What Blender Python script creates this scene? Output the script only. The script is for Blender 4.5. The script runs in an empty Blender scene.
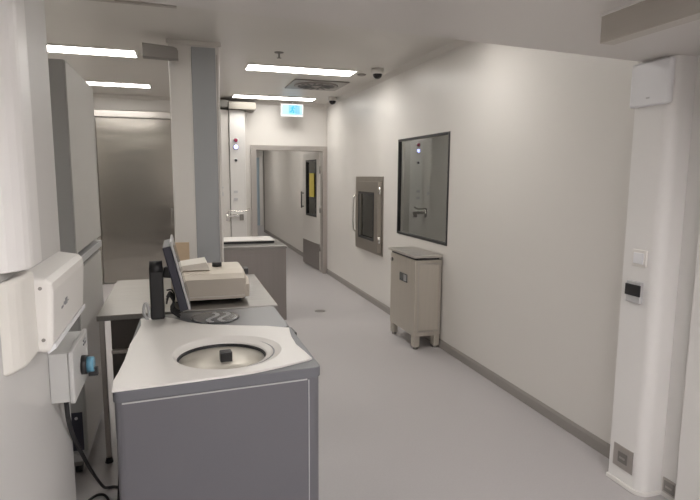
import bpy, bmesh, math, random
from mathutils import Vector, Matrix, Euler
random.seed(4)
SC = bpy.context.scene
COL = SC.collection
PI = math.pi

# ------------------------------------------------------------------ materials
def mat(name, color, rough=.5, metal=0., coat=0., noise=0., nscale=8., bump=0., bscale=200., brush=None,
        emit=None, estr=0., spec=.5, trans=0., bvec=(1, 1, 1), bdist=.002):
    m = bpy.data.materials.new(name); m.use_nodes = True
    nt = m.node_tree; b = nt.nodes['Principled BSDF']
    c = (*color, 1)
    b.inputs['Base Color'].default_value = c
    b.inputs['Roughness'].default_value = rough
    b.inputs['Metallic'].default_value = metal
    b.inputs['Coat Weight'].default_value = coat
    b.inputs['Coat Roughness'].default_value = .15
    b.inputs['Specular IOR Level'].default_value = spec
    if emit:
        b.inputs['Emission Color'].default_value = (*emit, 1)
        b.inputs['Emission Strength'].default_value = estr
    tc = nt.nodes.new('ShaderNodeTexCoord')
    def noise_node(scale, vec=(1, 1, 1), detail=3):
        mp = nt.nodes.new('ShaderNodeMapping'); mp.inputs['Scale'].default_value = vec
        nt.links.new(tc.outputs['Object'], mp.inputs['Vector'])
        n = nt.nodes.new('ShaderNodeTexNoise'); n.inputs['Scale'].default_value = scale
        n.inputs['Detail'].default_value = detail
        nt.links.new(mp.outputs['Vector'], n.inputs['Vector'])
        return n
    if noise:
        n = noise_node(nscale)
        mx = nt.nodes.new('ShaderNodeMix'); mx.data_type = 'RGBA'
        mx.inputs['A'].default_value = (*[v * (1 - noise) for v in color], 1)
        mx.inputs['B'].default_value = (*[min(1, v * (1 + noise)) for v in color], 1)
        nt.links.new(n.outputs['Fac'], mx.inputs['Factor'])
        nt.links.new(mx.outputs['Result'], b.inputs['Base Color'])
    if brush:
        n = noise_node(1., brush, 4)
        mr = nt.nodes.new('ShaderNodeMapRange')
        mr.inputs['To Min'].default_value = max(.05, rough - .1); mr.inputs['To Max'].default_value = rough + .12
        nt.links.new(n.outputs['Fac'], mr.inputs['Value'])
        nt.links.new(mr.outputs['Result'], b.inputs['Roughness'])
        mx = nt.nodes.new('ShaderNodeMix'); mx.data_type = 'RGBA'
        mx.inputs['A'].default_value = (*[v * .9 for v in color], 1)
        mx.inputs['B'].default_value = (*[min(1, v * 1.08) for v in color], 1)
        nt.links.new(n.outputs['Fac'], mx.inputs['Factor'])
        nt.links.new(mx.outputs['Result'], b.inputs['Base Color'])
    if bump:
        n = noise_node(bscale, bvec)
        bp = nt.nodes.new('ShaderNodeBump'); bp.inputs['Strength'].default_value = bump
        bp.inputs['Distance'].default_value = bdist
        nt.links.new(n.outputs['Fac'], bp.inputs['Height'])
        nt.links.new(bp.outputs['Normal'], b.inputs['Normal'])
    return m

M = {}
M['wall'] = mat('white_wall_panel', (.67, .645, .615), .38, noise=.02, nscale=2., bump=.05, bscale=3.)
M['wallnear'] = mat('white_casing_panel', (.70, .685, .665), .34, noise=.02, nscale=3.)
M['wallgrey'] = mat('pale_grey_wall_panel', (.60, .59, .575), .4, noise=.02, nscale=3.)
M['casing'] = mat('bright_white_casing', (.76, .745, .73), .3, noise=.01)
M['ceil'] = mat('white_ceiling_panel', (.62, .595, .56), .36, noise=.02, nscale=2.)
M['soffit'] = mat('white_soffit_panel', (.62, .595, .57), .33, noise=.02, nscale=2.)
M['floor'] = mat('lilac_grey_vinyl', (.45, .43, .435), .40, noise=.06, nscale=90., bump=.05, bscale=40.)
M['skirt'] = mat('grey_skirting', (.27, .25, .235), .5, noise=.04)
M['steel'] = mat('brushed_stainless_vertical', (.56, .53, .495), .3, 1., brush=(60, 60, 1.2))
M['steelx'] = mat('brushed_stainless_horizontal', (.56, .53, .50), .3, 1., brush=(1.5, 60, 60))
M['steely'] = mat('brushed_stainless_lengthwise', (.56, .53, .50), .3, 1., brush=(60, 1.5, 60))
M['steeldoor'] = mat('polished_stainless_door', (.42, .395, .36), .2, 1., noise=.03, nscale=3., bump=.6, bscale=1., bvec=(.3, 1., 1.5), bdist=.022)
M['bench'] = mat('satin_bench_steel', (.29, .278, .262), .34, 1., brush=(2., 40, 40))
M['canopy'] = mat('beige_canopy_paint', (.17, .157, .135), .55, .0, noise=.03)
M['steelmat'] = mat('satin_stainless', (.50, .47, .445), .42, .9, brush=(40, 40, 1.))
M['steeldark'] = mat('dull_steel', (.30, .285, .27), .4, .8, noise=.05)
M['steelsink'] = mat('sink_front_stainless', (.30, .275, .262), .40, .9, brush=(50, 50, 1.))
M['steelpanel'] = mat('dark_steel_front', (.14, .125, .115), .4, .8, noise=.05)  # dark steel of the panel under the bench
M['wave'] = mat('grey_wave_stroke', (.33, .33, .33), .4, noise=.02)
M['cabsteel'] = mat('pale_satin_steel', (.60, .56, .50), .5, .75, brush=(40, 40, 1.))
M['beam'] = mat('beam_satin_steel', (.56, .53, .49), .45, .8, brush=(50, 1.5, 50))
M['chrome'] = mat('chrome', (.75, .74, .72), .12, 1.)
M['white'] = mat('white_plastic', (.76, .74, .71), .35, noise=.01)
M['ivory'] = mat('ivory_shell_plastic', (.73, .71, .665), .36, noise=.01)
M['cool'] = mat('cool_white_plastic', (.78, .78, .80), .35, noise=.01)
M['cover'] = mat('centrifuge_cover_white', (.80, .775, .745), .32, noise=.01)
M['cgrey'] = mat('centrifuge_grey_paint', (.135, .133, .148), .42, noise=.03, nscale=200., bump=.05, bscale=400.)
M['cband'] = mat('centrifuge_band_grey', (.145, .148, .165), .4, noise=.02)
M['edge'] = mat('pale_edge_strip', (.5, .5, .51), .4, noise=.02)
M['lid'] = mat('centrifuge_lid_grey', (.13, .13, .137), .28, .2, noise=.03)
M['lidd'] = mat('lid_window_dark', (.085, .085, .09), .22, .2, noise=.03)
M['bowl'] = mat('bowl_metal', (.62, .585, .52), .42, .45, noise=.03)
M['black'] = mat('black_plastic', (.018, .018, .02), .4, noise=.1)
M['navy'] = mat('navy_black_plastic', (.028, .028, .045), .42, noise=.1)
M['rubber'] = mat('black_rubber', (.02, .02, .022), .6, noise=.1)
M['silver'] = mat('silver_plastic', (.55, .55, .56), .35, .3, noise=.02)
M['beige'] = mat('beige_plastic', (.66, .60, .52), .42, noise=.02)
M['beigel'] = mat('light_beige_plastic', (.76, .72, .66), .4, noise=.02)
M['fridge'] = mat('fridge_door_paint', (.52, .51, .49), .35, noise=.02)
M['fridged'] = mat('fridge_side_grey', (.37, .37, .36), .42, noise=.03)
M['panelgrey'] = mat('blue_grey_panel', (.33, .34, .35), .45, noise=.02)
M['boxgrey'] = mat('grey_enclosure', (.52, .52, .51), .42, noise=.02)
M['tan'] = mat('tan_board', (.62, .48, .33), .6, noise=.06)
M['blueknob'] = mat('blue_rotary_knob', (.12, .30, .42), .3, noise=.05)
M['red'] = mat('red_lens', (.16, .02, .04), .25, emit=(.5, .03, .12), estr=.25)
M['bluelamp'] = mat('blue_lamp', (.4, .45, .9), .25, emit=(.42, .45, 1.), estr=5.)
M['violet'] = mat('violet_lens', (.45, .42, .75), .3, noise=.04)
M['yellow'] = mat('plain_yellow', (.72, .60, .10), .6, noise=.04)
M['print'] = mat('grey_print', (.30, .30, .31), .5, noise=.05)
M['screenoff'] = mat('dark_screen', (.02, .022, .025), .1, noise=.05)
M['display'] = mat('dark_display_window', (.06, .065, .065), .15, noise=.1)
M['lightblue'] = mat('frosted_blue_glass', (.42, .52, .60), .25, noise=.05)
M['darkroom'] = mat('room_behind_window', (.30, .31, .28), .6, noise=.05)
M['hatchsteel'] = mat('dark_satin_hatch_steel', (.40, .37, .33), .36, 1., brush=(40, 40, 1.))
M['hatchdark'] = mat('hatch_chamber', (.17, .15, .13), .35, .7, noise=.05)
M['domed'] = mat('smoked_dome', (.01, .01, .012), .08, noise=.1)
LAMP = 15.8
M['lamp'] = mat('lamp_diffuser', (.9, .9, .88), .5, emit=(1., .965, .91), estr=LAMP)
M['filllamp'] = mat('passage_fill_diffuser', (.9, .9, .88), .5, emit=(1., .965, .95), estr=23.)  # for the unseen passage panels, added to brighten the near side
M['signface'] = mat('sign_face_light', (.10, .16, .2), .4, emit=(.42, .74, 1.), estr=.62)
M['signmid'] = mat('sign_face_blue', (.03, .1, .18), .4, emit=(.26, .62, .95), estr=.6)
M['signteal'] = mat('sign_pictogram', (.02, .25, .35), .4, emit=(.01, .16, .26), estr=.6)
M['signgreen'] = mat('sign_green', (.15, .6, .3), .4, emit=(.2, .62, .35), estr=.7)

def glass_mat(name, refl, tint, rough=.02):
    m = bpy.data.materials.new(name); m.use_nodes = True; nt = m.node_tree
    nt.nodes.remove(nt.nodes['Principled BSDF']); out = nt.nodes['Material Output']
    g = nt.nodes.new('ShaderNodeBsdfGlossy'); g.inputs['Roughness'].default_value = rough
    g.inputs['Color'].default_value = (.95, .97, .95, 1)
    t = nt.nodes.new('ShaderNodeBsdfTransparent'); t.inputs['Color'].default_value = (*tint, 1)
    f = nt.nodes.new('ShaderNodeFresnel'); f.inputs['IOR'].default_value = 1.5
    mr = nt.nodes.new('ShaderNodeMapRange'); mr.inputs['To Min'].default_value = refl
    nt.links.new(f.outputs['Fac'], mr.inputs['Value'])
    mx = nt.nodes.new('ShaderNodeMixShader')
    nt.links.new(mr.outputs['Result'], mx.inputs['Fac'])
    nt.links.new(t.outputs[0], mx.inputs[1]); nt.links.new(g.outputs[0], mx.inputs[2])
    nt.links.new(mx.outputs[0], out.inputs['Surface'])
    return m
M['glass'] = glass_mat('coated_window_glass', .27, (.82, .86, .78))
M['glassdoor'] = glass_mat('clear_door_glass', .06, (.85, .88, .84))
M['glasshatch'] = glass_mat('smoked_hatch_glass', .06, (.5, .47, .42))

# ------------------------------------------------------------------ mesh builder
class MB:
    def __init__(self, origin=(0, 0, 0)):
        self.bm = bmesh.new(); self.o = Vector(origin)
    def _add(self, bm2, mtx=None, smooth=False):
        if mtx is not None: bmesh.ops.transform(bm2, matrix=mtx, verts=bm2.verts)
        if smooth:
            for f in bm2.faces: f.smooth = True
        me = bpy.data.meshes.new('t'); bm2.to_mesh(me); bm2.free()
        self.bm.from_mesh(me); bpy.data.meshes.remove(me); return self
    def box(self, x0, x1, y0, y1, z0, z1, bev=0., seg=2, rot=None, piv=None):
        b = bmesh.new(); bmesh.ops.create_cube(b, size=1)
        bmesh.ops.scale(b, vec=(x1 - x0, y1 - y0, z1 - z0), verts=b.verts)
        if bev: bmesh.ops.bevel(b, geom=b.edges[:], offset=bev, segments=seg, affect='EDGES', profile=.5)
        c = Vector(((x0 + x1) / 2, (y0 + y1) / 2, (z0 + z1) / 2))
        mtx = Matrix.Translation(c)
        if rot:
            p = Vector(piv) if piv else c
            mtx = Matrix.Translation(p) @ Euler(rot).to_matrix().to_4x4() @ Matrix.Translation(c - p)
        return self._add(b, mtx)
    def cyl(self, p0, p1, r0, r1=None, n=24, cap=True):
        p0, p1 = Vector(p0), Vector(p1); r1 = r0 if r1 is None else r1
        b = bmesh.new(); d = p1 - p0
        bmesh.ops.create_cone(b, cap_ends=cap, segments=n, radius1=r0, radius2=r1, depth=d.length)
        for f in b.faces:
            if len(f.verts) == 4: f.smooth = True
        q = Vector((0, 0, 1)).rotation_difference(d).to_matrix().to_4x4()
        return self._add(b, Matrix.Translation((p0 + p1) / 2) @ q)
    def sph(self, c, r, scale=(1, 1, 1), zmax=None, zmin=None):
        b = bmesh.new(); bmesh.ops.create_uvsphere(b, u_segments=24, v_segments=14, radius=r)
        if zmax is not None:
            bmesh.ops.bisect_plane(b, geom=b.verts[:] + b.edges[:] + b.faces[:], plane_co=(0, 0, zmax), plane_no=(0, 0, 1), clear_outer=True)
        return self._add(b, Matrix.Translation(c) @ Matrix.Diagonal((*scale, 1)), True)
    def prism(self, pts, axis, a0, a1, bev=0., seg=2, smooth=False):
        """polygon pts in the two other axes, extruded along axis"""
        b = bmesh.new()
        def P(u, v, a):
            return {'x': (a, u, v), 'y': (u, a, v), 'z': (u, v, a)}[axis]
        v0 = [b.verts.new(P(u, v, a0)) for u, v in pts]; v1 = [b.verts.new(P(u, v, a1)) for u, v in pts]
        n = len(pts); f0 = b.faces.new(v0); f1 = b.faces.new(v1[::-1])
        for i in range(n):
            f = b.faces.new((v0[i], v0[(i + 1) % n], v1[(i + 1) % n], v1[i])); f.smooth = smooth
        bmesh.ops.recalc_face_normals(b, faces=b.faces)
        if bev:
            ed = [e for e in b.edges if (e.verts[0] in v0 and e.verts[1] in v0) or (e.verts[0] in v1 and e.verts[1] in v1)]
            bmesh.ops.bevel(b, geom=ed, offset=bev, segments=seg, affect='EDGES', profile=.5)
        return self._add(b)
    def tube(self, pts, r, n=10, smooth_it=3):
        pts = [Vector(p) for p in pts]
        for _ in range(smooth_it):
            q = [pts[0]]
            for a, c in zip(pts, pts[1:]): q += [a * .75 + c * .25, a * .25 + c * .75]
            q.append(pts[-1]); pts = q
        b = bmesh.new(); rings = []; up = Vector((0, 0, 1)); prev = None
        for i, p in enumerate(pts):
            t = (pts[min(i + 1, len(pts) - 1)] - pts[max(i - 1, 0)]).normalized()
            if prev is None:
                s = t.cross(up)
                if s.length < .1: s = t.cross(Vector((1, 0, 0)))
            else: s = prev - t * prev.dot(t)
            s.normalize(); prev = s; w = t.cross(s)
            rings.append([b.verts.new(p + (s * math.cos(k * 2 * PI / n) + w * math.sin(k * 2 * PI / n)) * r) for k in range(n)])
        for A, B in zip(rings, rings[1:]):
            for k in range(n):
                f = b.faces.new((A[k], A[(k + 1) % n], B[(k + 1) % n], B[k])); f.smooth = True
        b.faces.new(rings[0][::-1]); b.faces.new(rings[-1])
        bmesh.ops.recalc_face_normals(b, faces=b.faces)
        return self._add(b)
    def lathe(self, prof, c, n=48, axis='z', smooth=True):
        b = bmesh.new(); R = []
        for r, z in prof:
            R.append([b.verts.new((r * math.cos(k * 2 * PI / n), r * math.sin(k * 2 * PI / n), z)) for k in range(n)])
        for A, B in zip(R, R[1:]):
            for k in range(n):
                f = b.faces.new((A[k], A[(k + 1) % n], B[(k + 1) % n], B[k])); f.smooth = smooth
        b.faces.new(R[0][::-1]); b.faces.new(R[-1])
        bmesh.ops.recalc_face_normals(b, faces=b.faces)
        m = Matrix.Translation(c)
        if axis == 'x': m = m @ Matrix.Rotation(PI / 2, 4, 'Y')
        if axis == '-y': m = m @ Matrix.Rotation(PI / 2, 4, 'X')
        return self._add(b, m)
    def ring(self, axis, a0, a1, u0, u1, v0, v1, w):
        """rectangular frame of bar width w"""
        for (p, q, r, s) in ((u0, u1, v0, v0 + w), (u0, u1, v1 - w, v1), (u0, u0 + w, v0 + w, v1 - w), (u1 - w, u1, v0 + w, v1 - w)):
            if axis == 'x': self.box(a0, a1, p, q, r, s)
            elif axis == 'y': self.box(p, q, a0, a1, r, s)
            else: self.box(p, q, r, s, a0, a1)
        return self
    def build(self, name, m, parent=None):
        bmesh.ops.translate(self.bm, vec=-self.o, verts=self.bm.verts)
        me = bpy.data.meshes.new(name); self.bm.to_mesh(me); self.bm.free()
        me.materials.append(m)
        o = bpy.data.objects.new(name, me); COL.objects.link(o)
        if parent is not None:
            o.parent = parent
        else: o.location = self.o
        return o

def tag(o, label=None, cat=None, group=None, kind=None):
    if label: o['label'] = label
    if cat: o['category'] = cat
    if group: o['group'] = group
    if kind: o['kind'] = kind
    return o
class Thing:
    """an Empty at the base of the thing; part() opens a builder in world coordinates"""
    def __init__(self, name, base, label=None, cat=None, group=None, kind=None):
        self.e = bpy.data.objects.new(name, None); COL.objects.link(self.e)
        self.e.empty_display_size = .1
        self.b = Vector(base); self.e.location = self.b
        tag(self.e, label, cat, group, kind)
    def mb(self): return MB(self.b)
    def sub(self, mb, name, m, part, label=None):
        o = mb.build(name, m, part); return tag(o, label)
    def part(self, mb, name, m, label=None):
        o = mb.build(name, m, self.e); return tag(o, label)
def solo(name, base, fn, m, label, cat, group=None):
    b = MB(base); fn(b); return tag(b.build(name, m), label, cat, group)
def struct(name, fn, m, base=(0, 0, 0)):
    b = MB(base); fn(b); return tag(b.build(name, m), kind='structure')
def copy_tree(o, parent=None):
    c = o.copy(); COL.objects.link(c); c.parent = parent
    for ch in list(o.children): copy_tree(ch, c)
    return c

# ------------------------------------------------------------------ camera
r_ = Euler((0, 0, 0))
yaw, pitch, roll, fpx = .302681, .132773, .006025, 547.415
F = Vector((math.sin(yaw) * math.cos(pitch), math.cos(yaw) * math.cos(pitch), -math.sin(pitch)))
Rr = Vector((math.cos(yaw), -math.sin(yaw), 0)); U = Rr.cross(F)
R2 = Rr * math.cos(roll) + U * math.sin(roll); U2 = -Rr * math.sin(roll) + U * math.cos(roll)
cam = bpy.data.cameras.new('camera'); cam.sensor_width = 36; cam.lens = fpx / 700 * 36; cam.clip_start = .02
co = bpy.data.objects.new('camera', cam); COL.objects.link(co)
mw = Matrix((R2, U2, -F)).transposed().to_4x4(); mw.translation = (0, 0, 1.6)
co.matrix_world = mw; SC.camera = co

# ------------------------------------------------------------------ room shell
XR, CE, YB, XL = 2.327, 2.755, 8.75, -1.75
ZS = 2.16
struct('floor', lambda b: b.box(-2.2, 5.2, -2.8, 19.2, -.1, 0), M['floor'])
struct('ceiling', lambda b: b.box(XL - .1, 5.2, 1.9, YB + .1, CE, CE + .1), M['ceil'])
# lowered ceiling over the passage the photographer stands in; its far edge runs a little askew
def ysof(x): return 1.991 + (x + .159) * (2.214 - 1.991) / 2.296
struct('ceiling.001', lambda b: b.prism([(XL - .1, -2.7), (2.6, -2.7), (2.6, ysof(2.6)), (XL - .1, ysof(XL - .1))], 'z', ZS, CE + .1, bev=.012), M['soffit'])
WY0, WY1, WZ0, WZ1 = 4.476, 5.680, .978, 2.008
HY0, HY1, HZ0, HZ1 = 6.20, 7.08, .72, 1.54
def wr(b):
    x0, x1 = XR, XR + .12; y0, y1 = 2.0, YB + .1; T = CE
    b.box(x0, x1, y0, WY0, 0, T); b.box(x0, x1, WY0, WY1, 0, WZ0); b.box(x0, x1, WY0, WY1, WZ1, T)
    b.box(x0, x1, WY1, HY0, 0, T); b.box(x0, x1, HY0, HY1, 0, HZ0); b.box(x0, x1, HY0, HY1, HZ1, T)
    b.box(x0, x1, HY1, y1, 0, T)
struct('wall_right', wr, M['wall'])
DX0, DX1, DZ = 1.150, 2.285, 2.03
def wb(b):
    b.box(XL, DX0, YB, YB + .12, 0, CE); b.box(DX0, DX1, YB, YB + .12, DZ, CE); b.box(DX1, XR, YB, YB + .12, 0, CE)
struct('wall_back', wb, M['wall'])
struct('wall_left', lambda b: b.box(XL - .1, XL, 1.9, YB + .12, 0, CE), M['wall'])
# wall between the two rooms, left end seen close by (its end face looks right)
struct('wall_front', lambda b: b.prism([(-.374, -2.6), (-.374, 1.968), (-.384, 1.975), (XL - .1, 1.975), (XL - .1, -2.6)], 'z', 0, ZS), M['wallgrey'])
struct('wall_near_right', lambda b: b.box(2.30, 2.42, -2.6, 2.1, 0, ZS), M['wallnear'])
struct('wall_near_end', lambda b: b.box(-.6, 2.42, -2.72, -2.6, 0, ZS), M['wallnear'])
# right jamb: boxed wall end with a rounded corner
def jamb(b):
    cxx, cyy, rr = 2.227, 2.075, .055
    pts = [(2.33, 2.236), (2.172, 2.236)]
    for k in range(11):
        a = PI + k * (PI / 2) / 10
        pts.append((cxx + rr * math.cos(a), cyy + rr * math.sin(a)))
    pts += [(2.33, 2.02)]
    b.prism(pts, 'z', .022, ZS)
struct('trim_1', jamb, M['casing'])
def jambbase(b):
    cxx, cyy, rr = 2.227, 2.075, .063
    pts = [(2.33, 2.244), (2.164, 2.244)]
    for k in range(11):
        a = PI + k * (PI / 2) / 10
        pts.append((cxx + rr * math.cos(a), cyy + rr * math.sin(a)))
    pts += [(2.33, 2.012)]
    b.prism(pts, 'z', 0, .024, bev=.004)
struct('trim_2', jambbase, M['white'])
struct('baseboard_right', lambda b: b.prism([(XR, 0), (XR - .014, 0), (XR - .012, .06), (XR - .004, .078), (XR, .08)], 'y', 2.245, YB), M['skirt'])
# coved skirting needs u=x, v=z for axis y
struct('baseboard_back', lambda b: (b.box(.98, DX0 - .06, YB - .012, YB, 0, .075), b.box(.1, .60, YB - .012, YB, 0, .075)), M['skirt'])
struct('trim_4', lambda b: b.prism([(XR, CE), (XR - .05, CE), (XR - .035, CE - .012), (XR - .012, CE - .035), (XR, CE - .05)], 'y', 2.2, YB), M['ceil'])
struct('trim_5', lambda b: b.prism([(YB, CE), (YB - .05, CE), (YB - .035, CE - .012), (YB - .012, CE - .035), (YB, CE - .05)], 'x', XL, XR - .05), M['ceil'])
struct('trim_6', lambda b: b.box(XL, .03, 4.10, 4.14, CE - .012, CE), M['steelmat'])

# window in the right wall, looking into a dim room
w = Thing('window_1', (XR, 5.08, WZ0), kind='structure')
w.part(w.mb().ring('x', XR - .006, XR + .05, WY0, WY1, WZ0, WZ1, .022), 'window_frame', M['black'])
w.part(w.mb().box(XR + .012, XR + .022, WY0 + .02, WY1 - .02, WZ0 + .02, WZ1 - .02), 'window_pane', M['glass'])
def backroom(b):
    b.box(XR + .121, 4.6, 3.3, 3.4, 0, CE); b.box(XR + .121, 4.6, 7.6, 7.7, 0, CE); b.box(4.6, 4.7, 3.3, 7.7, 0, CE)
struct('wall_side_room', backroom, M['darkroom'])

# ------------------------------------------------------------------ doorway at the back and corridor beyond
d = Thing('door_1', (2.22, YB, 0), kind='structure')
d.part(d.mb().box(DX0 - .055, DX0 + .03, YB - .03, YB + .15, 0, DZ + .055).box(DX1 - .03, DX1 + .0405, YB - .03, YB + .15, 0, DZ + .055)
       .box(DX0 + .03, DX1 - .03, YB - .03, YB + .15, DZ - .02, DZ + .055), 'door_frame', M['steelmat'])
# leaf swung away into the corridor: local frame along the leaf
hx, hy = 2.250, YB + .16
ang = math.radians(3.)
def leafbox(b, s0, s1, t0, t1, z0, z1, bev=0.):
    # s along the leaf from the hinge, t out of its visible (left) face
    b.box(-t1, -t0, s0, s1, z0, z1, bev)
lf = Thing('door_2', (hx, hy, 0), kind='structure'); lf.b = Vector((0, 0, 0)); lf.e.rotation_euler = (0, 0, ang)
def leaf(b):
    leafbox(b, 0, 1.05, -.045, 0, .02, .93); leafbox(b, 0, 1.05, -.045, 0, 1.87, 2.0)
    leafbox(b, 0, .22, -.045, 0, .93, 1.87); leafbox(b, .82, 1.05, -.045, 0, .93, 1.87)
b = MB(); leaf(b); lf.part(b, 'door_leaf', M['wall'])
b = MB(); leafbox(b, .03, 1.05, 0, .004, .02, .46); lf.part(b, 'kick_plate', M['steelsink'])
b = MB(); b.ring('x', -.008, .05, -.0+.20, .84, .91, 1.89, .03); lf.part(b, 'window_frame', M['black'])
b = MB(); leafbox(b, .22, .82, -.025, -.018, .93, 1.87); lf.part(b, 'pane', M['glassdoor'])
b = MB(); leafbox(b, 1.0, 1.03, .03, .05, 1.03, 1.33); leafbox(b, 1.0, 1.03, 0, .03, 1.05, 1.07); leafbox(b, 1.0, 1.03, 0, .03, 1.29, 1.31)
lf.part(b, 'handle', M['black'])
for z in (.35, 1.0, 1.65):
    lf.part(MB().cyl((.0, -.012, z), (.0, -.012, z + .12), .012), 'hinge', M['steeldark'])
solo('sheet', (hx, hy, 1.2), lambda b: b.box(hx - .035, hx - .032, hy + .28, hy + .62, 1.25, 1.66, rot=(0, 0, 0)), M['yellow'],  # thin yellow rectangle on the leaf glass
     'thin yellow notice on the glass of the open door', 'sheet')

struct('wall_corridor_right', lambda b: b.box(2.36, 2.48, YB + .12, 15.83, 0, 2.75), M['wall'])
struct('trim_7', lambda b: b.box(2.34, 2.50, 15.83, 15.95, 0, 2.4), M['steeldark'])
struct('wall_corridor_left', lambda b: b.box(.86, .98, YB + .12, 18.2, 0, 2.75), M['wall'])
struct('wall_corridor_end', lambda b: b.box(.86, 5.1, 18.1, 18.2, 0, 2.75), M['wall'])
struct('wall_corridor_side', lambda b: (b.box(5.0, 5.1, 15.8, 18.2, 0, 2.75), b.box(2.48, 5.1, 15.7, 15.83, 0, 2.75)), M['wall'])
struct('ceiling.002', lambda b: b.box(.86, 5.1, YB + .12, 18.2, 2.6, 2.7), M['ceil'])
struct('baseboard_corridor', lambda b: b.box(2.346, 2.36, YB + .16, 15.83, 0, .08), M['skirt'])
g = Thing('door_3', (2.5, 18.08, 0), kind='structure')
g.part(g.mb().box(2.25, 2.53, 18.06, 18.1, 0, 2.2), 'door_leaf', M['lightblue'])
g.part(g.mb().box(2.53, 2.60, 18.04, 18.1, 0, 2.25), 'door_frame', M['white'])

# ------------------------------------------------------------------ ceiling lamps
def lamp(x0, x1, y0, y1, label, grp='white rectangular ceiling lamps', z=CE, m='lamp'):
    t = Thing('ceiling_light', ((x0 + x1) / 2, (y0 + y1) / 2, z), label, 'ceiling light', grp)
    t.part(t.mb().ring('z', z - .014, z - .0005, x0 - .018, x1 + .018, y0 - .018, y1 + .018, .02), 'frame', M['white'])
    t.part(t.mb().box(x0, x1, y0, y1, z - .010, z - .0006), 'diffuser', M[m])
    return t
lamp(-1.54, -.345, 5.62, 5.92, 'lit ceiling light panel above the tall grey stacked cabinets at left')
lamp(-1.50, -.31, 7.60, 7.88, 'lit ceiling light panel in front of the tall stainless door')
lamp(.735, 1.91, 5.89, 6.20, 'lit ceiling light panel between the sprinkler and the round swirl vent')
lamp(.80, 1.99, 8.10, 8.38, 'lit ceiling light panel just above the hanging blue exit sign')
lamp(.735, 1.91, 3.55, 3.83, 'lit ceiling light panel hidden above the lowered ceiling edge')
lamp(-1.54, -.345, 3.35, 3.63, 'lit ceiling light panel over the near end of the cabinets')
lamp(.30, 1.50, .10, .40, 'unseen ceiling fill light added in the lowered ceiling near the photographer', z=ZS, m='filllamp')  # unseen passage panels, added as fill for the jambs and centrifuge
lamp(.30, 1.50, -.75, -.45, 'unseen ceiling fill light added in the middle of the passage', z=ZS, m='filllamp')
lamp(.30, 1.50, -1.6, -1.3, 'unseen ceiling fill light added at the far end of the passage', z=ZS, m='filllamp')
lamp(1.1, 1.4, 10.3, 11.3, 'lit ceiling light panel in the corridor beyond the doorway', z=2.6)
lamp(1.1, 1.4, 13.3, 14.3, 'lit ceiling light panel deep in the corridor', z=2.6)
lamp(2.7, 3.7, 16.6, 16.9, 'lit ceiling light panel round the corridor corner', z=2.6)

# swirl vent
t = Thing('air_vent', (1.70, 6.95, CE), 'square grey ceiling vent with a round swirl of slots', 'vent')
t.part(t.mb().box(1.37, 2.05, 6.62, 7.30, CE - .014, CE - .0005, .004), 'plate', M['steeldark'])
b = t.mb().lathe([(.02, -.005), (.26, -.005), (.28, 0.0), (.28, .004), (.02, .004)], (1.71, 6.96, CE - .019)); t.part(b, 'swirl_disc', M['skirt'])
for k in range(16):
    a = k * PI / 8
    bb = t.mb(); c = Vector((1.71 + .15 * math.cos(a), 6.96 + .15 * math.sin(a), CE - .0262))
    bb.box(c.x - .085, c.x + .085, c.y - .014, c.y + .014, c.z - .002, c.z + .002, rot=(0, 0, a + .25))
    t.part(bb, 'slot', M['black'])
bb = t.mb().cyl((1.71, 6.96, CE - .03), (1.71, 6.96, CE - .02), .035); t.part(bb, 'hub', M['steelmat'])

# dome cameras
def dome(x, y, label):
    t = Thing('dome_camera', (x, y, CE), label, 'security camera', 'dark dome cameras on the ceiling')
    t.part(t.mb().lathe([(.05, -.055), (.062, -.045), (.066, 0)], (x, y, CE - .0005)), 'housing', M['white'])
    t.part(t.mb().sph((x, y, CE - .053), .052, zmax=0.), 'dome', M['domed'])
dome(2.095, 5.75, 'nearer black dome camera on the ceiling beside the right wall')
dome(2.20, 7.95, 'farther small black dome camera on the ceiling near the back corner')
solo('smoke_detector', (2.03, 6.10, CE), lambda b: b.lathe([(.03, -.016), (.045, -.012), (.052, 0)], (2.03, 6.10, CE - .0005)), M['steeldark'],
     'small flat grey disc detector on the ceiling between lamp and dome camera', 'detector')
t = Thing('sprinkler', (.945, 5.30, CE), 'small metal sprinkler head hanging from the ceiling', 'sprinkler')
t.part(t.mb().lathe([(.018, -.01), (.04, -.006), (.045, 0)], (.945, 5.30, CE - .0005)), 'rosette', M['steeldark'])
t.part(t.mb().cyl((.945, 5.30, CE - .05), (.945, 5.30, CE - .008), .009).cyl((.945, 5.30, CE - .055), (.945, 5.30, CE - .05), .022), 'head', M['steeldark'])

# exit sign
sx0, sx1, sz0, sz1, sy = 1.535, 1.885, 2.510, 2.705, 8.50
t = Thing('exit_sign', (1.71, sy, CE), 'hanging lit pale blue exit sign with running figure above the doorway', 'sign')
t.part(t.mb().box(sx0, sx1, sy, sy + .05, sz0, sz1, .006), 'housing', M['silver'])
fp = t.part(t.mb().box(sx0 + .018, sx1 - .018, sy - .004, sy - .0005, sz0 + .035, sz1 - .015), 'face', M['signface'])
t.sub(t.mb().box(sx0 + .12, sx1 - .06, sy - .006, sy - .0042, sz0 + .05, sz1 - .02), 'panel', M['signmid'], fp)
b = t.mb(); cx = 1.715; zz = 2.615
b.cyl((cx + .012, sy - .009, zz + .055), (cx + .012, sy - .006, zz + .053), .014, n=14)
def bar(x0, z0, x1, z1, w=.017):
    L = math.hypot(x1 - x0, z1 - z0); a = -math.atan2(z1 - z0, x1 - x0)
    b.box((x0 + x1) / 2 - L / 2, (x0 + x1) / 2 + L / 2, sy - .009, sy - .006, (z0 + z1) / 2 - w / 2, (z0 + z1) / 2 + w / 2, rot=(0, a, 0))
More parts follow.
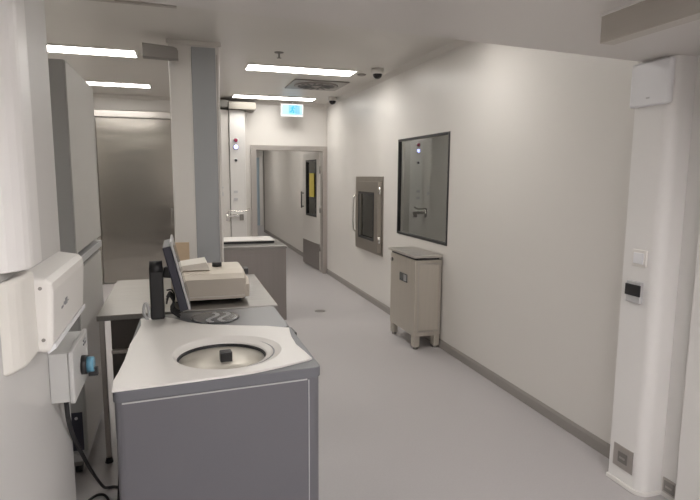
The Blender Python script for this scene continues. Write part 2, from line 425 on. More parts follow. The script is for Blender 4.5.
bar(cx + .004, zz + .04, cx - .008, zz + .0, .02); bar(cx - .008, zz, cx + .02, zz - .02); bar(cx + .02, zz - .02, cx + .012, zz - .05)
bar(cx - .008, zz, cx - .02, zz - .028); bar(cx - .02, zz - .028, cx - .045, zz - .03); bar(cx + .004, zz + .036, cx + .035, zz + .018, .013); bar(cx, zz + .036, cx - .03, zz + .02, .013)
b.box(cx + .05, cx + .056, sy - .009, sy - .006, zz - .05, zz + .06); b.box(cx + .05, cx + .08, sy - .009, sy - .006, zz + .054, zz + .06)
t.sub(b, 'running_figure', M['signteal'], fp)
t.sub(t.mb().box(cx - .05, cx + .03, sy - .009, sy - .006, zz - .068, zz - .056), 'arrow_bar', M['signgreen'], fp)
t.part(t.mb().cyl((1.71, sy + .025, sz1 - .003), (1.71, sy + .025, CE), .012), 'hanger', M['silver'])

# ------------------------------------------------------------------ lower-ceiling steel box near the right jamb
t = Thing('hanging_steel_box', (1.5, 1.0, ZS), 'long pale steel box fixed under the lowered ceiling at upper right', 'steel box')
t.part(t.mb().box(1.412, 1.47, -.2, 1.630, 2.062, ZS - .0002, .002), 'casing', M['beam'])
t.part(t.mb().box(1.406, 1.4118, -.2, 1.630, 2.152, ZS - .0002), 'top_glint', M['white'])  # white strip paints in the bright line of light on the top edge

# right jamb fittings
t = Thing('wireless_access_point', (2.17, 2.15, 1.93), 'white rounded square plastic box high on the right wall end', 'wall box')
t.part(t.mb().box(2.136, 2.166, 2.008, 2.240, 1.942, 2.148, .012, 4), 'cover', M['cool'])
t.part(t.mb().box(2.1662, 2.1715, 2.06, 2.225, 1.97, 2.12), 'mount', M['white'])
t.part(t.mb().box(2.1345, 2.1359, 2.115, 2.135, 1.975, 1.983), 'mark', M['silver'], 'pale grey printed mark')
t = Thing('light_switch', (2.172, 2.125, 1.2), 'square white light switch above the small black wall button', 'switch')
t.part(t.mb().box(2.160, 2.1715, 2.085, 2.173, 1.168, 1.252, .003), 'plate', M['white'])
t.part(t.mb().box(2.153, 2.160, 2.100, 2.158, 1.183, 1.237, .002), 'rocker', M['cool'])
t = Thing('switch_box', (2.172, 2.135, 1.03), 'small black wall button box below the white light switch', 'wall control')
t.part(t.mb().box(2.150, 2.1719, 2.100, 2.185, .985, 1.092, .003), 'back_box', M['silver'])
t.part(t.mb().box(2.144, 2.150, 2.092, 2.188, 1.020, 1.078, .003), 'front', M['black'], 'black front')
def outlet(name, x0, x1, y0, y1, z0, z1, label, axis='x'):
    t = Thing(name, ((x0 + x1) / 2, (y0 + y1) / 2, z0), label, 'socket')
    t.part(t.mb().box(x0, x1, y0, y1, z0, z1, .0015), 'plate', M['steelmat'])
    ym, zm = (y0 + y1) / 2, (z0 + z1) / 2
    t.part(t.mb().box(x0 - .003, x0, ym - .03, ym + .03, zm - .028, zm + .028, .001), 'flap', M['steeldark'])
    t.part(t.mb().box(x0 - .006, x0 - .003, ym - .018, ym + .018, zm - .006, zm + .004, .001), 'finger_lip', M['steelmat'])
outlet('floor_socket', 2.167, 2.1718, 2.078, 2.207, .092, .213, 'square steel socket plate low on the rounded right wall end')
outlet('floor_socket.001', 2.294, 2.2998, 1.925, 2.005, .028, .105, 'steel socket plate at the floor right of the rounded wall end')
struct('door_4', lambda b: (b.box(2.24, 2.30, 1.70, 1.885, .0, ZS - .001, .004)), M['wallnear'])
struct('door_5', lambda b: (b.box(2.225, 2.295, .5, 1.70, .0, .36), b.box(2.25, 2.295, .5, 1.70, .36, ZS - .001)), M['steelmat'])

# ------------------------------------------------------------------ left jamb: casing, white unit, switch box
def casing(b):
    pts = [(-.3738, 1.489), (-.325, 1.489), (-.325, 1.41), (-.327, 1.392), (-.333, 1.372), (-.344, 1.352), (-.358, 1.335), (-.3738, 1.325)]
    b.prism(pts, 'z', 1.388, ZS - .001, bev=.006)
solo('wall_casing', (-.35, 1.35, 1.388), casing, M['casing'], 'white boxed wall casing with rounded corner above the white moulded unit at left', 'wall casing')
t = Thing('wall_dispenser', (-.345, 1.6, 1.1), 'large white moulded plastic unit on the near left wall with small grey mark', 'dispenser')
# rounded back shell nearer the camera
def shell(b):
    b.prism([(-.3735, 1.477), (-.343, 1.477), (-.343, 1.39), (-.345, 1.37), (-.351, 1.348), (-.360, 1.325), (-.3735, 1.305)], 'z', 1.163, 1.372, bev=.010, seg=3)
b = t.mb(); shell(b); t.part(b, 'back_shell', M['ivory'])
def boxprof():
    # cross-section in x,z : slightly bulged front with soft corners
    return [(-.3735, 1.172), (-.335, 1.160), (-.320, 1.163), (-.312, 1.180), (-.303, 1.315), (-.306, 1.335), (-.318, 1.348), (-.3735, 1.358)]
b = t.mb(); b.prism(boxprof(), 'y', 1.478, 1.95, bev=.012, seg=3); cv = t.part(b, 'cover', M['white'])
t.sub(t.mb().prism([(-.325, 1.155), (-.306, 1.169), (-.3065, 1.183), (-.33, 1.167)], 'y', 1.49, 1.94), 'lower_lip', M['cool'], cv)
for (x, z) in ((-.331, 1.325), (-.331, 1.195)):
    t.sub(t.mb().cyl((x, 1.476, z), (x, 1.4795, z), .0045, n=12), 'screw', M['steeldark'], cv)
b = t.mb()
for k, (a, l) in enumerate(((1.585, .022), (1.615, .012), (1.632, .03), (1.668, .014))):
    b.box(-.3095, -.3060, a, a + l, 1.248 + .004 * (k % 2), 1.254 + .006 * (k % 3), rot=(0, math.radians(3), 0))
t.sub(b, 'printed_mark', M['print'], cv, 'small grey printed mark')

t = Thing('isolator_switch', (-.35, 1.8, .93), 'grey wall switch box with a blue and black rotary knob', 'switch box')
t.part(t.mb().box(-.3735, -.322, 1.70, 1.945, .942, 1.09, .003), 'back_box', M['boxgrey'])
t.part(t.mb().box(-.3218, -.308, 1.695, 1.955, .938, 1.094, .004), 'front_cover', M['boxgrey'])
k = t.part(t.mb().cyl((-.308, 1.83, 1.01), (-.292, 1.83, 1.01), .030), 'knob_collar', M['black'])
t.sub(t.mb().cyl((-.292, 1.83, 1.01), (-.272, 1.83, 1.01), .026, .023), 'knob', M['blueknob'], k, 'blue rotary knob')
t.sub(t.mb().box(-.29, -.262, 1.822, 1.838, .973, 1.0, .002), 'grip', M['black'], k)
b = t.mb()
for z in (1.06, 1.072): b.box(-.3079, -.3050, 1.87, 1.91, z, z + .006)
t.part(b, 'rating_plate', M['print'])
# black cable from the box to the floor and beyond
solo('cable', (-.35, 1.79, .91), lambda b: b.tube([(-.352, 1.79, .9415), (-.351, 1.79, .90), (-.351, 1.80, .85), (-.362, 1.9, .755), (-.377, 2.1, .60), (-.398, 2.45, .325), (-.41, 2.80, .06), (-.405, 2.87, .012), (-.36, 2.88, .0095), (-.28, 2.80, .0095)], .007),
     M['rubber'], 'thick black power cable hanging from the grey switch box to the floor', 'cable')
solo('cable', (-.3, 2.4, 0), lambda b: b.tube([(-.245, 2.30, .60), (-.262, 2.31, .50), (-.278, 2.32, .3), (-.30, 2.36, .08), (-.345, 2.60, .008), (-.39, 2.80, .008), (-.437, 2.835, .008), (-.48, 2.78, .008), (-.50, 2.68, .008)], .0065),
     M['rubber'], 'thin black cord dropping beside the grey centrifuge and looping on the floor', 'cable')

# ------------------------------------------------------------------ stacked tall cabinets at left
FX = -.505
def incubator(z0, z1, y0, y1, label, legs=False):
    t = Thing('incubator', (FX - .35, (y0 + y1) / 2, z0), label, 'incubator')
    t.part(t.mb().box(FX - .75, FX - .0075, y0, y1, z0, z1, .002), 'body', M['fridged'])
    dr = t.part(t.mb().box(FX - .005, FX, y0 + .001, y1, z0 + .003, z1 - .003, .002), 'door', M['fridge'])
    t.part(t.mb().box(FX - .0075, FX - .005, y0 + .004, y1 - .004, z0 + .006, z1 - .006), 'gasket', M['fridged'])
    return t, dr
t, dr = incubator(1.20, 2.158, 3.05, 3.965, 'upper of two stacked tall grey incubators at left')
for y in (3.12, 3.16): t.part(t.mb().cyl((FX - .1 - (y - 3.12) * 2, 3.0495, 2.11), (FX - .1 - (y - 3.12) * 2, 3.047, 2.11), .006, n=10), 'screw', M['steeldark'])
t, dr = incubator(.135, 1.112, 3.05, 3.92, 'lower of two stacked grey incubators at left, standing on casters')
ctrl = t.part(t.mb().box(FX - .34, FX - .02, 3.044, 3.0495, .15, .36), 'rear_panel', M['navy'], 'dark connection panel')
for (dx, dz) in ((.05, .33), (.10, .28), (.16, .33), (.05, .18), (.12, .18)):
    t.sub(t.mb().cyl((FX - dx, 3.0435, dz), (FX - dx, 3.04, dz), .008, n=10), 'screw', M['silver'], ctrl)
t = Thing('stacking_frame', (FX - .3, 3.5, 1.114), 'pale stacking frame between the two grey incubators', 'frame')
t.part(t.mb().box(FX - .70, FX - .06, 3.07, 3.94, 1.114, 1.199), 'spacer', M['black'], 'dark gap')
t.part(t.mb().box(FX - .05, FX + .004, 3.055, 3.955, 1.133, 1.175, .004), 'front_rail', M['edge'])
t = Thing('caster_base', (FX - .3, 3.48, 0), 'pale rolling base with black casters under the lower incubator', 'rolling base')
t.part(t.mb().box(FX - .75, FX - .005, 3.03, 3.92, .092, .133, .004), 'frame', M['edge'])
for (x, y) in ((FX - .06, 3.10), (FX - .06, 3.84), (FX - .68, 3.10), (FX - .68, 3.84)):
    c = t.part(t.mb().box(x - .022, x + .022, y - .03, y + .03, .050, .0915, .004), 'caster', M['steeldark'])
    t.sub(t.mb().cyl((x - .015, y + .012, .0355), (x + .015, y + .012, .0355), .035, n=24), 'wheel', M['rubber'], c)

# ------------------------------------------------------------------ tall stainless door on the back wall and steel bracket
d = Thing('door_6', (-.57, YB, 0), kind='structure')
y1 = YB - .001
d.part(d.mb().box(-1.14, .04, y1 - .10, y1, 2.425, 2.53, .01), 'head_rail', M['steelx'])
d.part(d.mb().box(-1.10, -.055, y1 - .05, y1, .01, 2.425, .004), 'door_leaf', M['steeldoor'])
d.part(d.mb().box(-.05, .03, y1 - .075, y1, 0, 2.425, .006), 'door_frame', M['steel'])
d.part(d.mb().box(-1.16, -1.105, y1 - .075, y1, 0, 2.425, .006), 'door_frame', M['steel'])
d.part(d.mb().box(-.115, -.085, y1 - .10, y1 - .08, .86, 1.12, .004).box(-.11, -.09, y1 - .08, y1 - .05, .88, .90).box(-.11, -.09, y1 - .08, y1 - .05, 1.08, 1.10), 'handle', M['chrome'])
t = Thing('steel_bracket', (-.13, 5.08, 2.55), 'dark steel box with rounded end hanging beside the white column top', 'steel box')
pts = [(-.262, 2.64), (-.262, 2.757), (-.01, 2.757)]
for k in range(7):
    a = -k * PI / 2 / 6 + PI / 2 * 0
    pts.append((.0 - .04 + .04 * math.cos(a), 2.64 + .0 + .04 * math.sin(a) + .0))
pts = [(-.245, 2.575), (-.245, 2.7545), (-.06, 2.7545), (-.06, 2.688), (.02, 2.688), (.045, 2.66), (.045, 2.565)]
t.part(t.mb().prism([(-.245, 2.572), (-.245, 2.682), (.0, 2.665), (.025, 2.655), (.036, 2.632), (.036, 2.566)], 'y', 4.96, 5.06, bev=.004), 'casing', M['steeldark'])
t.part(t.mb().box(-.035, .025, 5.0605, 5.0995, 2.59, 2.63), 'wall_lug', M['steeldark'])

# ------------------------------------------------------------------ white service column with grey panel
t = Thing('service_column', (.17, 5.25, 0), 'white column with tall blue-grey front panel beside the steel bench', 'column')
t.part(t.mb().box(-.044, .380, 5.10, 5.46, 0, CE - .0005, .012), 'casing', M['wall'])
t.part(t.mb().box(.143, .346, 5.092, 5.0995, .01, 2.705, .002), 'grey_panel', M['panelgrey'], 'blue-grey panel')
t.part(t.mb().box(.352, .362, 5.094, 5.0995, .01, 2.65), 'edge_profile', M['steelmat'])
t.part(t.mb().box(-.06, .395, 5.085, 5.099, 2.715, CE - .0006, .004), 'crown', M['ceil'])

# ------------------------------------------------------------------ back service panel with lamps, tap and steel canopy
PY = 8.50
t = Thing('service_panel', (.8, 8.6, 0), 'narrow white service panel with indicator lamps left of the doorway', 'service panel')
t.part(t.mb().box(.757, .985, PY, YB - .001, 0, 2.58, .006), 'main_panel', M['wallnear'])
t.part(t.mb().box(.58, .745, PY + .03, YB - .001, 0, 2.58, .006), 'side_panel', M['wall'])
t.part(t.mb().box(.7455, .7565, PY + .06, YB - .002, 0, 2.57), 'groove', M['steeldark'], 'dark joint')
for z in (1.235, 1.345):
    t.part(t.mb().box(.80, .86, PY - .006, PY - .0005, z, z + .04, .001), 'cover_plate', M['silver'])
t.part(t.mb().box(.61, .65, PY + .024, PY + .0295, 1.30, 1.36, .001), 'side_fitting', M['silver'])
t.part(t.mb().box(.62, .65, PY + .0, PY + .0295, 1.42, 1.44), 'side_hook', M['silver'])
t = Thing('steel_canopy', (.95, 8.5, 2.58), 'short pale steel canopy box on the wall above the service panel', 'canopy')
t.part(t.mb().box(.745, 1.145, PY - .08, YB - .001, 2.585, 2.69, .004), 'canopy', M['canopy'])
t.part(t.mb().box(.60, .742, PY - .04, YB - .001, 2.61, 2.715, .004), 'end_box', M['steeldark'], 'darker end box')
def indicator(z, lens, label, r=.036):
    t = Thing('indicator_lamp', (.845, PY, z), label, 'indicator lamp')
    t.part(t.mb().lathe([(r * .7, .02), (r, .012), (r * 1.05, 0)], (.845, PY - .0005, z), axis='-y', n=24), 'bezel', M['silver'])
    t.part(t.mb().sph((.845, PY - .016, z), r * .8, (1, .6, 1)), 'lens', lens)
indicator(2.135, M['red'], 'dark red round indicator lamp, uppermost on the service panel')
indicator(2.035, M['bluelamp'], 'glowing blue round indicator lamp below the red lamp')
indicator(1.84, M['black'], 'small black round knob below the glowing blue lamp', .024)
t = Thing('wall_tap', (.85, PY, 1.05), 'chrome wall tap with swivel spout on the service panel', 'tap')
t.part(t.mb().box(.69, .93, PY - .055, PY - .02, .985, 1.03, .008), 'body', M['chrome'])
for x in (.72, .90): t.part(t.mb().cyl((x, PY - .04, 1.0), (x, PY - .0005, 1.0), .022), 'wall_union', M['chrome'])
t.part(t.mb().tube([(.70, PY - .06, 1.03), (.70, PY - .07, 1.075), (.76, PY - .12, 1.085), (.92, PY - .22, 1.075), (.985, PY - .25, 1.10), (1.0, PY - .26, 1.12)], .012), 'spout', M['chrome'])
t.part(t.mb().box(.875, .935, PY - .085, PY - .055, .935, 1.03, .006), 'lever', M['steeldark'])
t.part(t.mb().cyl((.70, PY - .04, .93), (.70, PY - .04, 1.05), .025), 'valve', M['chrome'])

# ------------------------------------------------------------------ pass-through hatch in the right wall
t = Thing('pass_through_hatch', (XR, 6.63, .65), 'stainless pass-through hatch with glazed door in the right wall', 'hatch')
t.part(t.mb().ring('x', XR - .012, XR + .0008, 6.12, 7.16, .648, 1.605, .09), 'wall_flange', M['hatchsteel'])
b = MB((XR + .13, 6.64, HZ0))
b.box(XR + .13, 2.9, HY0, HY0 + .02, HZ0, HZ1).box(XR + .13, 2.9, HY1 - .02, HY1, HZ0, HZ1).box(XR + .13, 2.9, HY0, HY1, HZ0, HZ0 + .02).box(XR + .13, 2.9, HY0, HY1, HZ1 - .02, HZ1).box(2.88, 2.9, HY0, HY1, HZ0, HZ1)
tag(b.build('hatch_recess', M['hatchdark']), kind='structure')  # chamber of the pass-through hatch, behind the wall
dr = t.part(t.mb().ring('x', XR - .066, XR - .013, 6.145, 7.0, .685, 1.545, .15), 'door', M['hatchsteel'])
t.sub(t.mb().ring('x', XR - .071, XR - .0665, 6.275, 6.87, .815, 1.415, .03), 'seal', M['black'], dr)
t.sub(t.mb().box(XR - .045, XR - .035, 6.296, 6.85, .835, 1.395), 'pane', M['glasshatch'], dr)
t.sub(t.mb().tube([(XR - .066, 6.965, 1.36), (XR - .105, 6.965, 1.355), (XR - .112, 6.965, 1.2), (XR - .112, 6.965, 1.0), (XR - .105, 6.965, .885), (XR - .066, 6.965, .88)], .010, smooth_it=2), 'handle', M['chrome'], dr)
for z in (.8, 1.4): t.sub(t.mb().cyl((XR - .045, 6.13, z), (XR - .045, 6.13, z + .08), .013), 'hinge', M['chrome'], dr)

# ------------------------------------------------------------------ stainless cabinet on legs by the wall
cx0, cx1, cy0, cy1 = 2.045, 2.312, 4.54, 5.15
t = Thing('steel_cabinet', (2.18, 4.84, 0), 'small stainless cabinet on legs below the dark window', 'cabinet')
t.part(t.mb().box(cx0, cx1, cy0, cy1, .125, .845, .004), 'body', M['cabsteel'])
t.part(t.mb().ring('y', cy0 - .004, cy0 - .0005, cx0 + .028, cx1 - .012, .165, .815, .012), 'side_frame', M['steel'])
t.part(t.mb().box(cx0 + .05, cx1 - .03, cy0 - .0025, cy0 - .0005, .185, .80), 'side_panel', M['cabsteel'])
lid = t.part(t.mb().box(cx0 - .025, cx1 - .004, cy0 - .025, cy1 + .02, .868, .892, .006), 'lid', M['steelx'])
t.sub(t.mb().box(cx0 + .01, cx1 - .02, cy0 + .01, cy1 - .01, .845, .868), 'lid_gap', M['black'], lid)
t.sub(t.mb().box(cx0 + .10, cx1 - .03, cy0 - .03, cy0 - .0255, .868, .878), 'lid_lip', M['steel'], lid)
disp = t.part(t.mb().box(cx0 - .004, cx0 - .0005, 4.715, 4.90, .605, .685), 'display_window', M['display'], 'small dark window')
t.sub(t.mb().box(cx0 - .0055, cx0 - .0042, 4.735, 4.80, .615, .675), 'inner_label', M['print'], disp)
t.part(t.mb().cyl((cx0 - .014, 5.10, .78), (cx0 - .0005, 5.10, .78), .018), 'lock', M['steeldark'])
for (x, y) in ((cx0 + .035, cy0 + .04), (cx1 - .03, cy0 + .04), (cx0 + .035, cy1 - .04), (cx1 - .03, cy1 - .04)):
    l = t.part(t.mb().box(x - .03, x + .026, y - .035, y + .035, .022, .1245, .003), 'leg', M['cabsteel'])
    t.sub(t.mb().cyl((x, y, 0), (x, y, .022), .026, .02), 'foot', M['steeldark'], l)

solo('floor_drain', (1.575, 6.24, 0), lambda b: b.lathe([(.0, .003), (.055, .003), (.064, .0006)], (1.575, 6.24, 0), n=32), M['steeldark'],
     'small round steel drain cover in the grey floor', 'drain')

# ------------------------------------------------------------------ sink unit
sx0, sx1, sy0, sy1, sz = .40, 1.122, 5.93, 6.665, .845
t = Thing('steel_base_cabinet', (.76, 6.3, 0), 'low stainless floor cabinet beyond the white column, under a flat slab', 'cabinet')
t.part(t.mb().box(sx0 + .01, sx1 - .008, sy0 + .012, sy1 - .01, .0, sz - .0305, .003), 'body', M['steelsink'])
t.part(t.mb().box(sx0, sx1, sy0, sy1, sz - .03, sz, .004), 'worktop', M['bench'])
t.part(t.mb().box(.42, 1.0, sy0 + .0085, sy0 + .0115, .06, .75), 'front_panel', M['steelsink'])
t = Thing('flat_tray', (.75, 6.42, sz), 'flat white-topped slab with dark sides lying on the steel cabinet beside the column', 'tray')
t.part(t.mb().box(.43, 1.03, 6.22, 6.61, sz + .0005, sz + .024), 'base', M['black'])
t.part(t.mb().box(.42, 1.04, 6.21, 6.62, sz + .0243, sz + .036, .003), 'top_plate', M['white'], 'white top plate')

# ------------------------------------------------------------------ stainless bench
bx0, bx1, by0, by1, bz = -.445, .537, 3.14, 4.20, .85
t = Thing('steel_bench', (.05, 3.67, 0), 'stainless work bench between the centrifuge and the white column', 'bench')
t.part(t.mb().box(bx0, bx1, by0, by1, bz - .03, bz, .004), 'worktop', M['bench'])
for (x, y) in ((bx0 + .022, by0 + .03), (bx1 - .036, by0 + .05), (bx0 + .036, by1 - .05), (bx1 - .036, by1 - .05)):
    l = t.part(t.mb().box(x - .013, x + .013, y - .013, y + .013, .03, bz - .0305, .003), 'leg', M['steelmat'])
    t.sub(t.mb().cyl((x, y, 0), (x, y, .03), .022, .015), 'foot', M['rubber'], l)
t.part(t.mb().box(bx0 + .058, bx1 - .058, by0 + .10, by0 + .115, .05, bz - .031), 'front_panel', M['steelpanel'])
t.part(t.mb().box(bx0 + .057, bx1 - .057, by0 + .07, by0 + .0995, .610, .632, .003), 'rail', M['steelmat'])

# beige benchtop device
def prof():
    return [(-.06, .874), (.355, .874), (.385, .895), (.398, .93), (.402, .955), (.385, .995), (.365, 1.03), (-.06, 1.03)]
t = Thing('benchtop_analyser', (.17, 3.6, bz), 'beige benchtop instrument with a tilted top panel on the steel bench', 'lab instrument')
b = t.mb()
b.bm  # body: lower skirt and upper hood that slopes back from the front
b.prism([(3.285, .872), (3.275, .995), (3.31, 1.022), (3.40, 1.036), (3.66, 1.036), (3.68, .872)], 'x', -.06, .372, bev=.02, seg=3)
body = t.part(b, 'housing', M['beige'])
t.sub(t.mb().prism([(3.295, .878), (3.282, .955), (3.33, .990), (3.62, .990), (3.66, .878)], 'x', .355, .392, bev=.014, seg=3), 'end_cap', M['beige'], body)
t.sub(t.mb().box(-.055, .362, 3.274, 3.285, .888, .894), 'seam', M['beigel'], body)
for (x, y) in ((-.02, 3.36), (.33, 3.36), (-.02, 3.68), (.33, 3.68)):
    t.part(t.mb().cyl((x, y, bz), (x, y, .873), .018), 'foot', M['rubber'])
t.part(t.mb().box(-.01, .31, 3.40, 3.64, .856, .8715), 'underside', M['black'])
t.part(t.mb().prism([(-.05, 1.037), (.165, 1.037), (.145, 1.085), (-.05, 1.060)], 'y', 3.37, 3.60, bev=.004), 'top_panel', M['beigel'], 'pale tilted top panel')
t.part(t.mb().cyl((.215, 3.50, 1.037), (.215, 3.50, 1.063), .030), 'knob', M['black'], 'black knob')
t.part(t.mb().box(.373, .402, 3.42, 3.49, .993, 1.028, .004), 'latch', M['black'], 'black latch')
solo('cardboard_sheet', (-.02, 4.05, bz), lambda b: b.box(-.04, .06, 4.05, 4.062, bz + .0005, 1.13), M['tan'], 'narrow upright tan board behind the monitor on the bench', 'board')

# ------------------------------------------------------------------ centrifuge in the foreground
TH = math.radians(4.)
t = Thing('floor_centrifuge', (.127, 1.897, 0), 'large grey floor centrifuge with white top and open round bowl', 'centrifuge')
t.b = Vector((0, 0, 0)); t.e.rotation_euler = (0, 0, TH)
ZT = .90
HW, DP = .356, .985
def rrect(x0, x1, y0, y1, r, n=6):
    P = []
    for (cx_, cy_, a0) in ((x1 - r, y1 - r, 0), (x0 + r, y1 - r, PI / 2), (x0 + r, y0 + r, PI), (x1 - r, y0 + r, 1.5 * PI)):
        for k in range(n + 1):
            a = a0 + k * PI / 2 / n; P.append((cx_ + r * math.cos(a), cy_ + r * math.sin(a)))
    return P
BC = (.040, .297)   # bowl centre
def ring_hole(b, outer, z0, z1, hole_r, cx_, cy_, inner_n=64, bev=0):
    """slab with outline outer and a round hole"""
    bm2 = bmesh.new()
    def loop(pts, z): return [bm2.verts.new((x, y, z)) for x, y in pts]
    hp = [(cx_ + hole_r * math.cos(k * 2 * PI / inner_n), cy_ + hole_r * math.sin(k * 2 * PI / inner_n)) for k in range(inner_n)]
    for z in (z1, z0):
        o = loop(outer, z); h = loop(hp, z); es = []
        for L in (o, h):
            for i in range(len(L)): es.append(bm2.edges.new((L[i], L[(i + 1) % len(L)])))
        bmesh.ops.triangle_fill(bm2, use_beauty=True, edges=es)
        if z == z1: o1, h1 = o, h
    for A, B in ((o1, o), (h1, h)):
        for i in range(len(A)):
            f = bm2.faces.new((A[i], A[(i + 1) % len(A)], B[(i + 1) % len(A)], B[i]))
    bmesh.ops.recalc_face_normals(bm2, faces=bm2.faces)
    if bev:
        s = set(o1); ed = [e for e in bm2.edges if e.verts[0] in s and e.verts[1] in s and any(len(f.verts) == 4 for f in e.link_faces)]
        bmesh.ops.bevel(bm2, geom=ed, offset=bev, segments=3, affect='EDGES', profile=.5)
    b._add(bm2)
def rpoly(P, r, n=6):
    out = []; N = len(P)
    for i in range(N):
        p = Vector(P[i]); a = (Vector(P[i - 1]) - p).normalized(); c = (Vector(P[(i + 1) % N]) - p).normalized()
        d0 = p + a * r; d1 = p + c * r
        for k in range(n + 1):
            u = k / n; q = d0 * (1 - u) ** 2 + p * 2 * u * (1 - u) + d1 * u * u; out.append((q.x, q.y))
    return out
FOOT = [(-.361, .003), (.366, .003), (.425, 1.008), (-.262, 1.008)]
FOOTB = [(-.357, .009), (.362, .009), (.420, 1.003), (-.258, 1.003)]
b = MB(); ring_hole(b, rpoly(FOOTB, .03), .06, .851, .21, *BC); t.part(b, 'body', M['cgrey'])
b = MB(); ring_hole(b, rpoly(FOOT, .03), .854, .8915, .205, *BC, bev=.004); t.part(b, 'top_band', M['cband'], 'lighter grey top band')
t.part(MB().box(-HW + .025, HW - .045, .0055, .0085, .845, .850).box(HW - .040, HW - .037, .0065, .0088, .08, .845), 'panel_seam', M['edge'])
t.part(MB().box(-.30, .32, .04, .95, .0, .06), 'plinth', M['black'])
outline = [(-0.360, 0.004), (-0.177, 0.004), (0.015, 0.008), (0.11, .016), (0.159, 0.027), (0.22, .042), (0.276, 0.060), (0.340, 0.080), (.357, .092), (0.354, 0.172), (0.347, 0.284), (0.358, 0.399), (0.372, 0.48), (.385, .540), (0.292, 0.608), (0.20, .648), (0.121, 0.685), (.06, .715), (0.003, 0.750), (-0.047, 0.800), (-0.098, 0.885), (-0.146, 0.940), (-0.218, 0.950), (-0.262, 0.945), (-0.262, 0.82), (-0.285, .66), (-0.308, 0.528), (-0.327, 0.313), (-0.345, 0.181), (-0.360, 0.092)]
DC, DR = (.062, .288), .215   # dish
b = MB(); ring_hole(b, outline, .892, ZT, DR, *DC, bev=.004)
cv = t.part(b, 'top_cover', M['cover'], 'white moulded top cover')
# dish sloping down to the bowl opening (eccentric)
bm2 = bmesh.new(); n = 64; rows = []
for (cc, r, z) in ((DC, DR, ZT - .0005), (DC, DR - .006, ZT - .003), (BC, .182, ZT - .016), (BC, .176, ZT - .020), (BC, .176, ZT - .032)):
    rows.append([bm2.verts.new((cc[0] + r * math.cos(k * 2 * PI / n), cc[1] + r * math.sin(k * 2 * PI / n), z)) for k in range(n)])
for A, B in zip(rows, rows[1:]):
    for k in range(n):
        f = bm2.faces.new((A[k], A[(k + 1) % n], B[(k + 1) % n], B[k])); f.smooth = True
bmesh.ops.recalc_face_normals(bm2, faces=bm2.faces)
for f in bm2.faces:
    if f.normal.z < 0: bmesh.ops.reverse_faces(bm2, faces=[f])
b = MB(); b._add(bm2); t.sub(b, 'dished_rim', M['cover'], cv)
b = MB()
bm2 = bmesh.new(); rows = []
for (r, z) in ((.178, ZT - .024), (.172, ZT - .026), (.172, ZT - .10), (.176, ZT - .10)):
    rows.append([bm2.verts.new((BC[0] + r * math.cos(k * 2 * PI / n), BC[1] + r * math.sin(k * 2 * PI / n), z)) for k in range(n)])
for A, B in zip(rows, rows[1:]):
    for k in range(n):
        f = bm2.faces.new((A[k], A[(k + 1) % n], B[(k + 1) % n], B[k])); f.smooth = True
b._add(bm2); t.part(b, 'gasket', M['black'], 'black rubber gasket')
rot = t.part(MB().lathe([(.001, ZT - .1), (.170, ZT - .1), (.170, ZT - .036), (.03, ZT - .028), (.001, ZT - .028)], (BC[0], BC[1], 0), n=64), 'rotor', M['bowl'], 'bare metal rotor')
t.sub(MB().box(BC[0] - .013, BC[0] + .033, BC[1] - .055, BC[1] - .015, ZT - .05, ZT + .010, .004), 'rotor_knob', M['black'], rot)
ld = t.part(MB().prism([(-.20, .66), (.375, .56), (.392, .575), (.415, .985), (.40, 1.0), (-.235, 1.0), (-.245, .985), (-.245, .68)], 'z', .8918, .8975, bev=.003), 'lid', M['lid'], 'dark grey sliding lid')
t.sub(MB().lathe([(.0, .0), (.115, .0), (.12, .002), (.12, .003), (.10, .0035), (.0, .0035)], (.085, .845, .8977), n=56), 'lid_window', M['lidd'], ld)
b = MB()
for dx in (.0, .055):
    for k in range(14):
        u = k / 13 - .5
        xx = .065 + dx + .03 * math.sin(u * 5.) + .01; yy = .845 + u * .17
        b.box(xx - .011, xx + .011, yy - .0075, yy + .0075, .9013, .9018)
t.sub(b, 'wave_mark', M['wave'], ld, 'pale double wave mark')  # paler wavy strokes across the lid disc
t.part(MB().box(.394, .412, .50, .60, .84, .885, .006), 'side_handle', M['black'], 'black side grip')

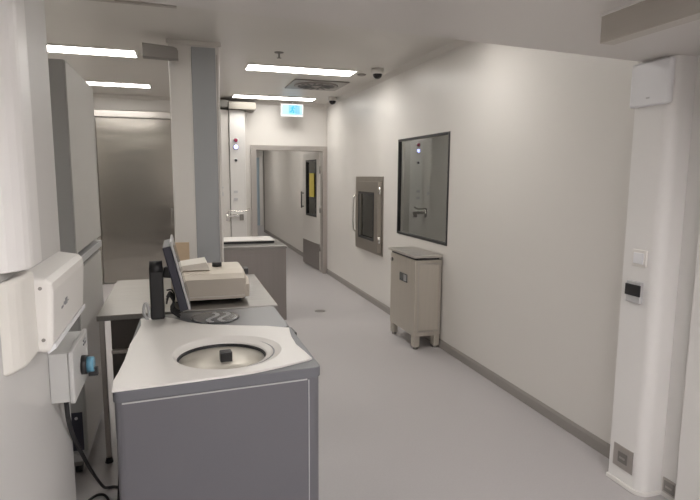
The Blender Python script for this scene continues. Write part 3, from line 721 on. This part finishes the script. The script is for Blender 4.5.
# monitor on its black post (mounted on the centrifuge's rear left corner)
b0 = Vector((-.118, 2.81, ZT))
t = Thing('monitor', b0, 'tilted touch monitor seen edge-on on a black post behind the centrifuge', 'monitor')
t.part(t.mb().box(-.150, -.086, 2.775, 2.845, ZT + .0005, 1.165, .008).cyl((-.148, 2.81, 1.15), (-.088, 2.81, 1.15), .038), 'post', M['black'])
t.part(t.mb().box(-.086, -.02, 2.79, 2.83, 1.10, 1.155, .008, rot=(0, .15, 0)), 'arm', M['black'])
tl = math.radians(-13.)   # leans back
def slab(x0, x1, z0, z1, y0, y1, bev=.006):
    piv = (.005, 2.8, .945)
    return t.mb().box(x0 - .002, x1 - .002, y0 + .055, y1 + .055, z0 + .945, z1 + .945, bev, rot=(0, tl, 0), piv=piv)
t.part(slab(-.010, .030, .0, .325, 2.68, 3.02), 'back_housing', M['navy'])
t.part(slab(.0305, .041, -.002, .345, 2.675, 3.025, .004), 'bezel', M['silver'], 'silver front bezel')
t.part(slab(.0412, .0425, .02, .325, 2.70, 3.0, 0), 'screen', M['screenoff'])
b = MB((-.06, 2.80, ZT))
for k in range(7):
    y = 2.755 + .02 * k; o = random.uniform(-.01, .01)
    b.tube([(-.075, y, ZT + .10 + o * 3), (-.055 + o, y, ZT + .13), (-.035, y + .01, ZT + .08 + o), (-.055 + o, y, ZT + .045), (-.03, y, ZT + .02), (-.01 + o, y + .01, ZT + .008)], .004, 8)
tag(b.build('cable_bundle', M['rubber']), 'tangle of thin black cables between post and tilted monitor', 'cable')
solo('grey_cable', (-.17, 2.75, ZT), lambda b: b.tube([(-.158, 2.78, .908), (-.175, 2.78, .91), (-.183, 2.78, .95), (-.175, 2.78, .985), (-.165, 2.78, .985), (-.158, 2.78, .95), (-.158, 2.78, .915)], .0075),
     M['silver'], 'grey cable loop standing left of the black monitor post', 'cable')

# ------------------------------------------------------------------ world, view
wd = bpy.data.worlds.new('world'); SC.world = wd; wd.use_nodes = True
wd.node_tree.nodes['Background'].inputs['Color'].default_value = (.9, .92, 1, 1)
wd.node_tree.nodes['Background'].inputs['Strength'].default_value = .1
vs = SC.view_settings
vs.view_transform = 'Standard'; vs.look = 'None'; vs.gamma = 1; vs.use_curve_mapping = False
vs.exposure = 0.
try:
    SC.cycles.max_bounces = 10; SC.cycles.diffuse_bounces = 6; SC.cycles.sample_clamp_indirect = 6.; SC.cycles.use_denoising = True
except Exception: pass
